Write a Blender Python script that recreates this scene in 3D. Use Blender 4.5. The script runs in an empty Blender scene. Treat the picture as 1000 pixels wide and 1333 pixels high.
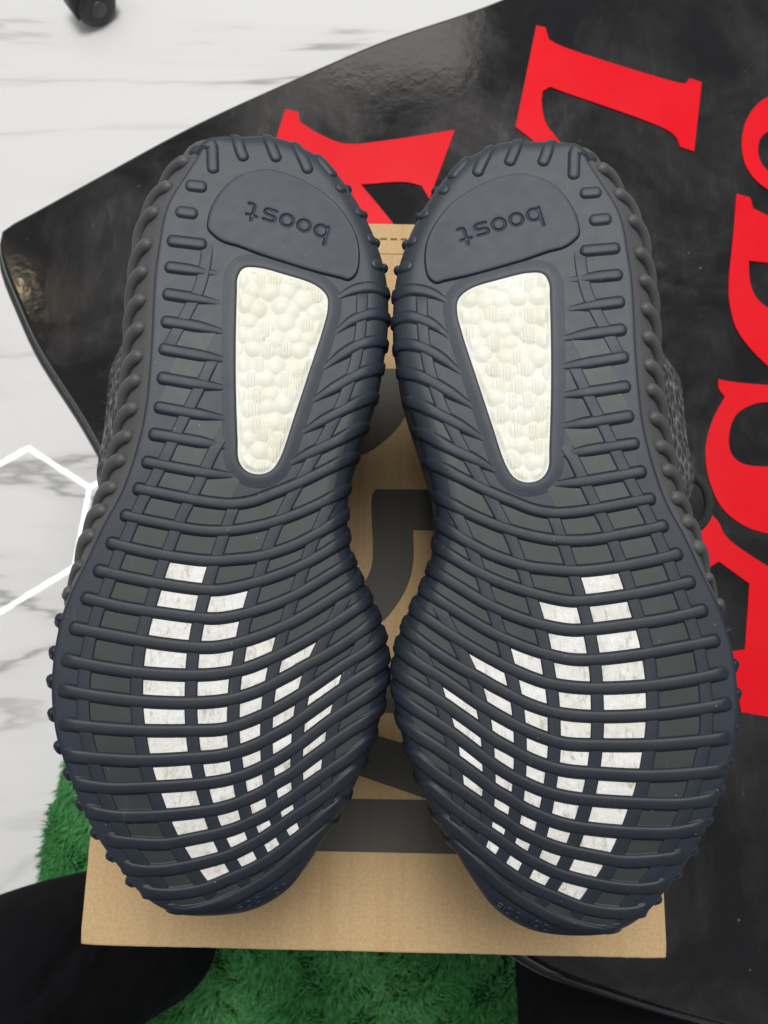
import bpy, bmesh, math, random
import numpy as np
from mathutils import Vector, Matrix

random.seed(7)
rng = np.random.default_rng(11)
scene = bpy.context.scene
col = scene.collection

# ------------------------------------------------------------------ levels (metres)
FLOOR_Z, TABLE_Z, LID_Z = 0.0, 0.45, 0.58
CEIL_Z = 2.9

# ------------------------------------------------------------------ camera
cam_data = bpy.data.cameras.new("camera")
cam = bpy.data.objects.new("camera", cam_data)
col.objects.link(cam)
cam.location = (0, 0, LID_Z + 0.374)
cam.rotation_euler = (math.radians(12.5), 0, 0)
cam_data.sensor_width = 36
cam_data.lens = 36 * 1000 / 1333
cam_data.clip_start = 0.01
cam_data.clip_end = 100
cam_data.dof.use_dof = True
cam_data.dof.focus_distance = 0.268
cam_data.dof.aperture_fstop = 22
scene.camera = cam

# ------------------------------------------------------------------ world and lamps
world = bpy.data.worlds.new("World")
scene.world = world
world.use_nodes = True
bg = world.node_tree.nodes["Background"]
bg.inputs[0].default_value = (0.93, 0.96, 1.0, 1)
bg.inputs[1].default_value = 0.39

def area_lamp(name, loc, aim, size, power, color):
    d = bpy.data.lights.new(name, 'AREA')
    d.shape = 'RECTANGLE'; d.size, d.size_y = size
    d.energy = power; d.color = color
    o = bpy.data.objects.new(name, d)
    col.objects.link(o)
    o.location = loc
    o.rotation_euler = (Vector(aim) - Vector(loc)).to_track_quat('-Z', 'Y').to_euler()
    return o
area_lamp("ceiling_panel_lamp", (0.1, 0.95, CEIL_Z - 0.05), (0.05, 0.3, 0.6), (1.1, 1.1), 58, (1.0, 0.985, 0.965))
area_lamp("added_back_fill", (-0.05, 2.95, CEIL_Z - 0.05), (0.0, 0.6, 0.6), (0.9, 0.55), 6, (1.0, 0.95, 0.88))  # added without a known source, for a pale table reflection and brighter heels

scene.view_settings.view_transform = 'Standard'
scene.view_settings.look = 'None'
scene.view_settings.exposure = -0.15
scene.view_settings.gamma = 1.0
scene.view_settings.use_curve_mapping = False
scene.render.engine = 'CYCLES'
scene.cycles.use_denoising = True
scene.cycles.max_bounces = 8
scene.cycles.sample_clamp_indirect = 6.0

# ------------------------------------------------------------------ materials
class NT:
    def __init__(self, name):
        self.m = bpy.data.materials.new(name)
        self.m.use_nodes = True
        self.t = self.m.node_tree
        self.b = self.t.nodes["Principled BSDF"]
    def n(self, kind, **kw):
        nd = self.t.nodes.new(kind)
        for k, v in kw.items():
            if k.startswith('i_'):
                key = k[2:]
                nd.inputs[int(key) if key.isdigit() else key.replace('_', ' ')].default_value = v
            else:
                setattr(nd, k, v)
        return nd
    def l(self, a, b): self.t.links.new(a, b)
    def coord(self, scale=(1, 1, 1), rot=(0, 0, 0)):
        c = self.n('ShaderNodeTexCoord')
        mp = self.n('ShaderNodeMapping')
        mp.inputs['Scale'].default_value = scale
        mp.inputs['Rotation'].default_value = rot
        self.l(c.outputs['Object'], mp.inputs[0])
        return mp.outputs[0]
    def noise(self, vec, scale, detail=4, rough=0.55, dist=0.0):
        nd = self.n('ShaderNodeTexNoise')
        nd.inputs['Scale'].default_value = scale
        nd.inputs['Detail'].default_value = detail
        nd.inputs['Roughness'].default_value = rough
        nd.inputs['Distortion'].default_value = dist
        self.l(vec, nd.inputs['Vector'])
        return nd.outputs[0]
    def ramp(self, fac, stops):
        r = self.n('ShaderNodeValToRGB')
        e = r.color_ramp.elements
        while len(e) < len(stops): e.new(0.5)
        for k, (p, c) in enumerate(stops):
            e[k].position = p
            e[k].color = c if len(c) == 4 else (*c, 1)
        self.l(fac, r.inputs[0])
        return r.outputs[0]
    def mix(self, fac, a, b, mode='MIX'):
        m = self.n('ShaderNodeMix', data_type='RGBA', blend_type=mode)
        for sock, v in ((m.inputs[0], fac), (m.inputs[6], a), (m.inputs[7], b)):
            if isinstance(v, bpy.types.NodeSocket): self.l(v, sock)
            elif isinstance(v, (int, float)): sock.default_value = v
            else: sock.default_value = v if len(v) == 4 else (*v, 1)
        return m.outputs[2]
    def math(self, op, a, b=0.5):
        m = self.n('ShaderNodeMath', operation=op)
        for sock, v in ((m.inputs[0], a), (m.inputs[1], b)):
            if isinstance(v, bpy.types.NodeSocket): self.l(v, sock)
            else: sock.default_value = v
        return m.outputs[0]
    def bump(self, height, strength, dist):
        b = self.n('ShaderNodeBump')
        b.inputs['Strength'].default_value = strength
        b.inputs['Distance'].default_value = dist
        self.l(height, b.inputs['Height'])
        self.l(b.outputs[0], self.b.inputs['Normal'])
        return b
    def set(self, key, v):
        s = self.b.inputs[key]
        if isinstance(v, bpy.types.NodeSocket): self.l(v, s)
        elif isinstance(v, (tuple, list)): s.default_value = v if len(v) == 4 else (*v, 1)
        else: s.default_value = v

def rubber(name, base, alt, rough=0.48, spec=0.4, speck=0.5, heel=None):
    k = NT(name); v = k.coord()
    big = k.noise(v, 30, 1)
    c = k.mix(k.ramp(big, [(0.32, (0, 0, 0)), (0.72, (1, 1, 1))]), base, alt)
    if heel:                                   # smokier compound towards the heel, lamp sheen there painted in as well
        sx = k.n('ShaderNodeSeparateXYZ'); k.l(v, sx.inputs[0])
        g = k.math('ADD', k.math('MULTIPLY', sx.outputs[1], 9.0), k.math('MULTIPLY', k.noise(v, 45, 2), 0.7))
        c = k.mix(k.ramp(g, [(0.45, (0, 0, 0)), (1.25, (1, 1, 1))]), c, heel)
    vo = k.n('ShaderNodeTexVoronoi'); vo.inputs['Scale'].default_value = 260
    k.l(v, vo.inputs['Vector'])
    dot = k.ramp(vo.outputs['Distance'], [(0.035, (1, 1, 1)), (0.07, (0, 0, 0))])
    gate = k.ramp(k.noise(v, 90, 2), [(0.52, (0, 0, 0)), (0.60, (1, 1, 1))])
    f = k.math('MULTIPLY', k.math('MULTIPLY', dot, gate), speck + 0.2)
    c = k.mix(f, c, (0.30, 0.30, 0.30))
    sm = k.ramp(k.noise(v, 120, 5, 0.7), [(0.45, (0, 0, 0)), (0.8, (0.06, 0.06, 0.06))])
    c = k.mix(sm, c, (0.13, 0.135, 0.14))
    scr = k.ramp(k.noise(k.coord((1, 0.07, 1), (0, 0, 0.7)), 420, 3, 0.6, 0.3), [(0.68, (0, 0, 0)), (0.80, (0.16, 0.16, 0.16))])
    c = k.mix(scr, c, (0.16, 0.165, 0.17))
    k.set('Base Color', c)
    k.set('Roughness', k.math('ADD', k.math('MULTIPLY', k.noise(v, 200, 4), 0.10), rough - 0.05))
    k.set('Specular IOR Level', spec)
    k.bump(k.noise(v, 2600, 3), 0.09, 0.0003)
    return k.m

M = {}
M['rubber'] = rubber('navy_rubber', (0.0110, 0.0165, 0.0262), (0.0130, 0.0186, 0.0275), 0.50, heel=(0.0205, 0.0285, 0.0425))
M['rib'] = rubber('navy_rib_rubber', (0.0085, 0.0128, 0.0200), (0.0110, 0.0158, 0.0235), 0.50, heel=(0.0185, 0.0260, 0.0390))
M['pad'] = rubber('heel_pad_rubber', (0.0165, 0.0235, 0.0395), (0.0185, 0.0255, 0.0410), 0.50)
M['sole'] = rubber('smoky_sole_rubber', (0.0115, 0.0170, 0.0295), (0.0140, 0.0200, 0.0325), 0.50, heel=(0.0280, 0.0365, 0.0470))
M['panel'] = rubber('smoky_panel_rubber', (0.0225, 0.0280, 0.0275), (0.0305, 0.0365, 0.0352), 0.48, heel=(0.037, 0.045, 0.046))
M['wall'] = rubber('grey_side_rubber', (0.074, 0.074, 0.078), (0.086, 0.085, 0.088), 0.55)

def foam_mat():
    k = NT('white_foam'); v = k.coord()
    c = k.mix(k.ramp(k.noise(v, 60, 3), [(0.35, (0, 0, 0)), (0.7, (1, 1, 1))]), (0.72, 0.70, 0.58), (0.78, 0.775, 0.71))
    dirt = k.ramp(k.noise(v, 340, 4, 0.6), [(0.66, (0, 0, 0)), (0.78, (0.5, 0.5, 0.5))])
    k.set('Base Color', k.mix(dirt, c, (0.36, 0.29, 0.17)))
    k.set('Roughness', 0.5)
    k.set('Subsurface Weight', 0.25)
    k.b.inputs['Subsurface Radius'].default_value = (0.002, 0.0016, 0.001)
    k.b.inputs['Subsurface Scale'].default_value = 1.0
    k.bump(k.noise(v, 900, 4), 0.25, 0.0006)
    return k.m
M['foam'] = foam_mat()

def pod_mat():
    k = NT('white_foam_pod'); v = k.coord()
    vs = k.coord((1, 0.35, 1), (0, 0, 0.35))
    c = k.mix(k.ramp(k.noise(v, 110, 3), [(0.35, (0, 0, 0)), (0.7, (1, 1, 1))]), (0.69, 0.67, 0.62), (0.80, 0.79, 0.765))
    dirt = k.ramp(k.noise(vs, 420, 5, 0.7, 0.6), [(0.53, (0, 0, 0)), (0.72, (0.8, 0.8, 0.8))])
    k.set('Base Color', k.mix(dirt, c, (0.33, 0.27, 0.18)))
    k.set('Roughness', 0.55)
    hh = k.mix(0.55, k.noise(vs, 800, 4, 0.6, 1.0), k.noise(v, 330, 2))
    k.bump(hh, 0.7, 0.0012)
    return k.m
M['pod'] = pod_mat()

def kraft_mat():
    k = NT('kraft_cardboard'); v = k.coord()
    c = k.mix(k.noise(v, 26, 4), (0.49, 0.325, 0.155), (0.56, 0.38, 0.195))
    fib = k.ramp(k.noise(v, 700, 3, 0.7), [(0.38, (0, 0, 0)), (0.68, (1, 1, 1))])
    c = k.mix(k.math('MULTIPLY', fib, 0.6), c, (0.66, 0.48, 0.27))
    dk = k.ramp(k.noise(v, 1100, 2, 0.6), [(0.66, (0, 0, 0)), (0.74, (1, 1, 1))])
    c = k.mix(k.math('MULTIPLY', dk, 0.6), c, (0.22, 0.12, 0.045))
    st = k.noise(k.coord((1, 0.03, 1)), 210, 3, 0.6)
    c = k.mix(k.math('MULTIPLY', k.ramp(st, [(0.5, (0, 0, 0)), (0.75, (1, 1, 1))]), 0.3), c, (0.40, 0.24, 0.095))
    k.set('Base Color', c)
    k.set('Roughness', 0.78)
    k.set('Specular IOR Level', 0.25)
    k.bump(k.mix(0.5, st, k.noise(v, 900, 4)), 0.25, 0.0006)
    return k.m
M['kraft'] = kraft_mat()

def ink_mat():
    k = NT('olive_black_ink'); v = k.coord()
    st = k.noise(k.coord((1, 0.04, 1)), 160, 3, 0.6)
    c = k.mix(st, (0.058, 0.054, 0.043), (0.088, 0.082, 0.066))
    c = k.mix(k.math('MULTIPLY', k.ramp(k.noise(v, 1000, 3, 0.7), [(0.60, (0, 0, 0)), (0.75, (1, 1, 1))]), 0.3), c, (0.2, 0.16, 0.1))
    k.set('Base Color', c); k.set('Roughness', 0.6); k.set('Specular IOR Level', 0.35)
    k.bump(k.noise(v, 900, 4), 0.2, 0.0005)
    return k.m
M['ink'] = ink_mat()

def table_mat():
    k = NT('scuffed_black_gloss'); v = k.coord()
    dust = k.ramp(k.noise(v, 9, 6, 0.65, 0.6), [(0.42, (0, 0, 0)), (0.78, (1, 1, 1))])
    fine = k.ramp(k.noise(k.coord((1, 0.25, 1), (0, 0, 0.6)), 120, 5, 0.75), [(0.5, (0, 0, 0)), (0.8, (1, 1, 1))])
    f = k.math('MULTIPLY', dust, k.math('ADD', k.math('MULTIPLY', fine, 0.5), 0.45))
    c = k.mix(f, (0.0070, 0.0068, 0.0078), (0.075, 0.071, 0.067))
    sp = k.n('ShaderNodeTexVoronoi'); sp.inputs['Scale'].default_value = 70
    k.l(v, sp.inputs['Vector'])
    dots = k.math('MULTIPLY', k.ramp(sp.outputs['Distance'], [(0.03, (1, 1, 1)), (0.08, (0, 0, 0))]),
                  k.ramp(k.noise(v, 23, 2), [(0.55, (0, 0, 0)), (0.62, (1, 1, 1))]))
    c = k.mix(k.math('MULTIPLY', dots, 0.5), c, (0.25, 0.24, 0.22))
    k.set('Base Color', c)
    k.set('Roughness', k.math('ADD', k.math('MULTIPLY', f, 0.45), 0.10))
    k.set('Specular IOR Level', 0.4)
    k.bump(k.noise(v, 34, 4, 0.6), 0.13, 0.002)
    return k.m
M['table'] = table_mat()

def simple(name, colr, rough=0.5, spec=0.5, metal=0.0, nscale=None, alt=None, bump=0.0):
    k = NT(name); v = k.coord()
    if nscale: k.set('Base Color', k.mix(k.noise(v, nscale, 4), colr, alt or colr))
    else: k.set('Base Color', colr)
    k.set('Roughness', rough); k.set('Specular IOR Level', spec); k.set('Metallic', metal)
    if bump: k.bump(k.noise(v, nscale * 4, 3), bump, 0.002)
    return k.m
def red_mat():
    k = NT('scuffed_red_vinyl'); v = k.coord()
    sc = k.ramp(k.noise(k.coord((1, 0.2, 1), (0, 0, 0.9)), 150, 5, 0.75), [(0.55, (0, 0, 0)), (0.85, (1, 1, 1))])
    c = k.mix(k.noise(v, 14, 4), (0.68, 0.003, 0.010), (0.80, 0.006, 0.016))
    c = k.mix(k.math('MULTIPLY', sc, 0.25), c, (0.42, 0.02, 0.025))
    k.set('Base Color', c)
    k.set('Roughness', k.math('ADD', k.math('MULTIPLY', k.noise(v, 20, 5, 0.7), 0.4), 0.15))
    k.set('Specular IOR Level', 0.16)
    k.bump(k.noise(v, 60, 3), 0.08, 0.001)
    return k.m
M['red'] = red_mat()
M['seam'] = simple('dark_dash', (0.16, 0.09, 0.04), 0.8, 0.2, 0, 200, (0.22, 0.13, 0.06))
M['edge_metal'] = simple('black_gloss_edge', (0.02, 0.02, 0.022), 0.15, 0.6, 0, 60, (0.04, 0.04, 0.042), 0.1)
M['caster'] = simple('caster_black', (0.018, 0.018, 0.019), 0.45, 0.4, 0, 90, (0.035, 0.035, 0.035), 0.1)
M['caster_grey'] = simple('caster_hub_grey', (0.045, 0.045, 0.045), 0.4, 0.4, 0, 90, (0.07, 0.07, 0.07), 0.1)
M['lace'] = simple('charcoal_cord', (0.022, 0.028, 0.028), 0.85, 0.2, 0, 900, (0.06, 0.066, 0.064), 0.6)
M['fuzz'] = simple('grey_fibre', (0.05, 0.05, 0.05), 0.9, 0.1, 0, 300, (0.12, 0.12, 0.12))
M['backing'] = simple('rug_backing', (0.012, 0.05, 0.018), 0.9, 0.1, 0, 60, (0.02, 0.08, 0.03))

def fabric_mat():
    k = NT('black_trouser_cloth'); v = k.coord()
    k.set('Base Color', k.mix(k.noise(v, 60, 4), (0.0045, 0.0045, 0.0058), (0.010, 0.010, 0.0125)))
    k.set('Roughness', 0.95); k.set('Specular IOR Level', 0.12)
    k.bump(k.noise(k.coord((1, 2.2, 1), (0, 0, 0.6)), 6, 2, 0.45, 1.4), 0.7, 0.045)
    return k.m
M['trouser'] = fabric_mat()

def knit_mat():
    k = NT('charcoal_knit'); v = k.coord()
    w = k.n('ShaderNodeTexVoronoi'); w.inputs['Scale'].default_value = 620
    k.l(k.coord((1, 0.45, 0.7)), w.inputs['Vector'])
    c = k.ramp(w.outputs['Distance'], [(0.1, (0.006, 0.006, 0.007)), (0.5, (0.042, 0.042, 0.043)), (0.9, (0.19, 0.19, 0.19))])
    k.set('Base Color', c); k.set('Roughness', 0.9); k.set('Specular IOR Level', 0.15)
    k.set('Sheen Weight', 0.08)
    k.bump(w.outputs['Distance'], 0.9, 0.0015)
    return k.m
M['knit'] = knit_mat()

def floor_mat():
    k = NT('white_marble_tile'); v = k.coord((1, 1, 1), (0, 0, -0.12))
    vs = k.coord((0.55, 2.2, 1), (0, 0, -0.12))
    a = k.noise(vs, 1.3, 6, 0.55, 0.5)
    r = k.math('ABSOLUTE', k.math('SUBTRACT', a, 0.5))
    vein = k.ramp(r, [(0.0, (1, 1, 1)), (0.006, (0.55, 0.55, 0.55)), (0.012, (0.14, 0.14, 0.14)), (0.04, (0, 0, 0))])
    gate = k.ramp(k.noise(v, 2.1, 3), [(0.40, (0, 0, 0)), (0.58, (1, 1, 1))])
    cl = k.ramp(k.noise(vs, 2.3, 4), [(0.5, (0, 0, 0)), (0.9, (0.22, 0.22, 0.22))])
    c = k.mix(cl, (0.86, 0.85, 0.83), (0.72, 0.715, 0.71))
    c = k.mix(k.math('MULTIPLY', k.math('MULTIPLY', vein, gate), 0.75), c, (0.30, 0.295, 0.29))
    k.set('Base Color', c)
    k.set('Roughness', 0.02); k.set('Specular IOR Level', 0.5)
    return k.m
M['floor'] = floor_mat()

def pile_mat():
    k = NT('green_pile'); 
    oi = k.n('ShaderNodeAttribute'); oi.attribute_name = 'tint'
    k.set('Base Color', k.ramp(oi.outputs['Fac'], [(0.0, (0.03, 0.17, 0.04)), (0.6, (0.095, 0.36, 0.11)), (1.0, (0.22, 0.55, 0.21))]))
    k.set('Roughness', 0.75); k.set('Specular IOR Level', 0.2)
    return k.m
M['pile'] = pile_mat()

def glow(name, colr, s):
    k = NT(name)
    k.set('Base Color', (0.9, 0.9, 0.9)); k.set('Emission Color', colr); k.set('Emission Strength', s)
    return k.m
M['tube'] = glow('lit_white_tube', (1.0, 0.99, 0.97), 30)
M['bulb'] = glow('lit_warm_bulb', (1.0, 0.80, 0.50), 60)

# ------------------------------------------------------------------ mesh helpers
def mesh_obj(name, verts, faces, mat, parent=None, smooth=True, uvflip=False):
    me = bpy.data.meshes.new(name)
    v = np.asarray(verts, dtype=float)
    f = [tuple(reversed(q)) for q in faces] if uvflip else faces
    me.from_pydata(v.tolist(), [], f)
    me.materials.append(mat)
    if smooth: me.polygons.foreach_set('use_smooth', [True] * len(me.polygons))
    me.update()
    o = bpy.data.objects.new(name, me)
    col.objects.link(o)
    if parent: o.parent = parent
    return o

def tag(o, label=None, cat=None, group=None, kind=None):
    if label: o['label'] = label
    if cat: o['category'] = cat
    if group: o['group'] = group
    if kind: o['kind'] = kind
    return o

def empty(name, loc, rot=(0, 0, 0)):
    o = bpy.data.objects.new(name, None)
    o.empty_display_size = 0.02
    col.objects.link(o)
    o.location = loc; o.rotation_euler = rot
    return o

def grid_faces(nr, nc, wrap=False):
    f = []
    for r in range(nr - 1):
        for c in range(nc if wrap else nc - 1):
            a = r * nc + c; b = r * nc + (c + 1) % nc
            f.append((a, b, b + nc, a + nc))
    return f

def catmull(P, step, closed=False):
    P = np.asarray(P, float)
    n = len(P); out = []
    segs = n if closed else n - 1
    for i in range(segs):
        if closed: p0, p1, p2, p3 = P[i - 1], P[i], P[(i + 1) % n], P[(i + 2) % n]
        else:
            p1, p2 = P[i], P[i + 1]
            p0 = P[i - 1] if i > 0 else 2 * p1 - p2
            p3 = P[i + 2] if i + 2 < n else 2 * p2 - p1
        L = np.linalg.norm(p2 - p1)
        m = max(2, int(L / (step * 0.3)) + 1)
        # centripetal knots
        t0 = 0; t1 = t0 + max(np.linalg.norm(p1 - p0), 1e-9) ** .5
        t2 = t1 + max(L, 1e-9) ** .5; t3 = t2 + max(np.linalg.norm(p3 - p2), 1e-9) ** .5
        for t in np.linspace(t1, t2, m, endpoint=False):
            A1 = (t1 - t) / (t1 - t0) * p0 + (t - t0) / (t1 - t0) * p1
            A2 = (t2 - t) / (t2 - t1) * p1 + (t - t1) / (t2 - t1) * p2
            A3 = (t3 - t) / (t3 - t2) * p2 + (t - t2) / (t3 - t2) * p3
            B1 = (t2 - t) / (t2 - t0) * A1 + (t - t0) / (t2 - t0) * A2
            B2 = (t3 - t) / (t3 - t1) * A2 + (t - t1) / (t3 - t1) * A3
            out.append((t2 - t) / (t2 - t1) * B1 + (t - t1) / (t2 - t1) * B2)
    if not closed: out.append(P[-1])
    Q = np.array(out)
    return resample(Q, step, closed)

def resample(Q, step, closed=False, count=None):
    if closed: Q = np.vstack([Q, Q[:1]])
    d = np.r_[0, np.cumsum(np.linalg.norm(np.diff(Q, axis=0), axis=1))]
    n = count or max(3, int(round(d[-1] / step)) + 1)
    s = np.linspace(0, d[-1], n, endpoint=not closed)
    return np.stack([np.interp(s, d, Q[:, k]) for k in range(Q.shape[1])], 1)

def smoothstep(x, a, b):
    t = np.clip((x - a) / (b - a), 0, 1)
    return t * t * (3 - 2 * t)

def tube(name, P, radius, mat, parent=None, seg=10, caps=True, closed=False):
    P = np.asarray(P, float); n = len(P)
    T = np.gradient(P, axis=0)
    if closed: T = np.roll(P, -1, 0) - np.roll(P, 1, 0)
    T /= np.linalg.norm(T, axis=1)[:, None] + 1e-12
    ref = np.array([0, 0, 1.0])
    if abs(T[0] @ ref) > 0.9: ref = np.array([1.0, 0, 0])
    N = []; cur = ref - T[0] * (ref @ T[0]); cur /= np.linalg.norm(cur)
    for k in range(n):
        cur = cur - T[k] * (cur @ T[k]); cur /= np.linalg.norm(cur); N.append(cur)
    N = np.array(N); B = np.cross(T, N)
    R = np.broadcast_to(np.asarray(radius, float), (n,))
    a = np.linspace(0, 2 * np.pi, seg, endpoint=False)
    V = P[:, None] + R[:, None, None] * (np.cos(a)[None, :, None] * N[:, None] + np.sin(a)[None, :, None] * B[:, None])
    f = grid_faces(n, seg, True)
    if closed:
        f += [((n - 1) * seg + c, (n - 1) * seg + (c + 1) % seg, (c + 1) % seg, c) for c in range(seg)]
    elif caps: f += [tuple(range(seg))[::-1], tuple((n - 1) * seg + c for c in range(seg))]
    return mesh_obj(name, V.reshape(-1, 3), f, mat, parent)

def prism(name, poly, z0, z1, mat, parent=None, bevel=0.0, smooth=False):
    bm = bmesh.new()
    vs = [bm.verts.new((x, y, z0)) for x, y in poly]
    f = bm.faces.new(vs)
    if f.normal.z < 0: f.normal_flip()
    f.normal_update()
    if f.normal.z > 0: bmesh.ops.reverse_faces(bm, faces=[f])
    r = bmesh.ops.extrude_face_region(bm, geom=[f])
    up = [g for g in r['geom'] if isinstance(g, bmesh.types.BMVert)]
    for v in up: v.co.z = z1
    bmesh.ops.recalc_face_normals(bm, faces=bm.faces)
    if bevel:
        ed = [e for e in bm.edges if abs(e.verts[0].co.z - z1) < 1e-6 and abs(e.verts[1].co.z - z1) < 1e-6]
        bmesh.ops.bevel(bm, geom=ed, offset=bevel, segments=3, profile=0.5, affect='EDGES')
    bmesh.ops.triangulate(bm, faces=[q for q in bm.faces if len(q.verts) > 4])
    me = bpy.data.meshes.new(name); bm.to_mesh(me); bm.free()
    me.materials.append(mat)
    o = bpy.data.objects.new(name, me); col.objects.link(o)
    if parent: o.parent = parent
    return o

def box(name, size, loc, mat, parent=None, bevel=0.0, rotz=0.0):
    bm = bmesh.new()
    bmesh.ops.create_cube(bm, size=1)
    for v in bm.verts: v.co = (v.co.x * size[0], v.co.y * size[1], v.co.z * size[2])
    if bevel: bmesh.ops.bevel(bm, geom=list(bm.edges), offset=bevel, segments=2, profile=0.5, affect='EDGES')
    me = bpy.data.meshes.new(name); bm.to_mesh(me); bm.free()
    me.materials.append(mat)
    o = bpy.data.objects.new(name, me); col.objects.link(o)
    o.location = loc; o.rotation_euler[2] = rotz
    if parent: o.parent = parent
    return o
SHOE_OUTLINE = [[-16.0,149.8],[-14.4,154.5],[-11.0,157.5],[-5.2,159.8],[2.3,161.2],[9.8,162.0],[17.4,161.1],[23.8,158.4],[30.6,155.1],[36.8,149.3],[41.5,143.4],[46.8,134.9],[51.2,126.1],[54.3,117.8],[56.4,110.5],[58.0,100.9],[58.3,89.7],[57.9,81.4],[56.7,74.5],[55.5,65.7],[53.1,55.7],[49.6,44.6],[46.7,34.9],[44.4,27.1],[42.5,16.4],[42.5,8.6],[43.1,1.4],[45.2,-7.1],[49.8,-17.0],[53.8,-25.4],[56.7,-33.8],[57.8,-40.7],[58.1,-47.6],[57.5,-54.4],[54.7,-65.7],[50.7,-77.7],[47.2,-85.1],[43.2,-93.2],[39.5,-99.5],[35.8,-105.2],[32.7,-110.4],[29.1,-115.6],[24.4,-121.9],[18.7,-126.2],[11.3,-129.6],[3.4,-130.8],[-4.4,-130.9],[-12.2,-130.0],[-18.6,-126.6],[-22.9,-123.2],[-26.8,-119.4],[-33.1,-111.1],[-39.2,-102.8],[-42.8,-96.6],[-45.7,-91.0],[-48.9,-83.5],[-52.4,-74.9],[-54.7,-68.4],[-56.4,-60.9],[-57.4,-52.9],[-57.6,-45.3],[-57.3,-39.0],[-56.3,-31.2],[-53.3,-20.0],[-49.3,-10.2],[-43.7,4.2],[-38.6,15.2],[-35.7,24.8],[-33.3,35.5],[-31.7,47.0],[-31.1,59.8],[-30.8,73.3],[-30.9,85.2],[-30.7,100.3],[-29.9,109.0],[-28.8,120.2],[-26.6,128.6],[-22.7,136.5]]
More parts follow.
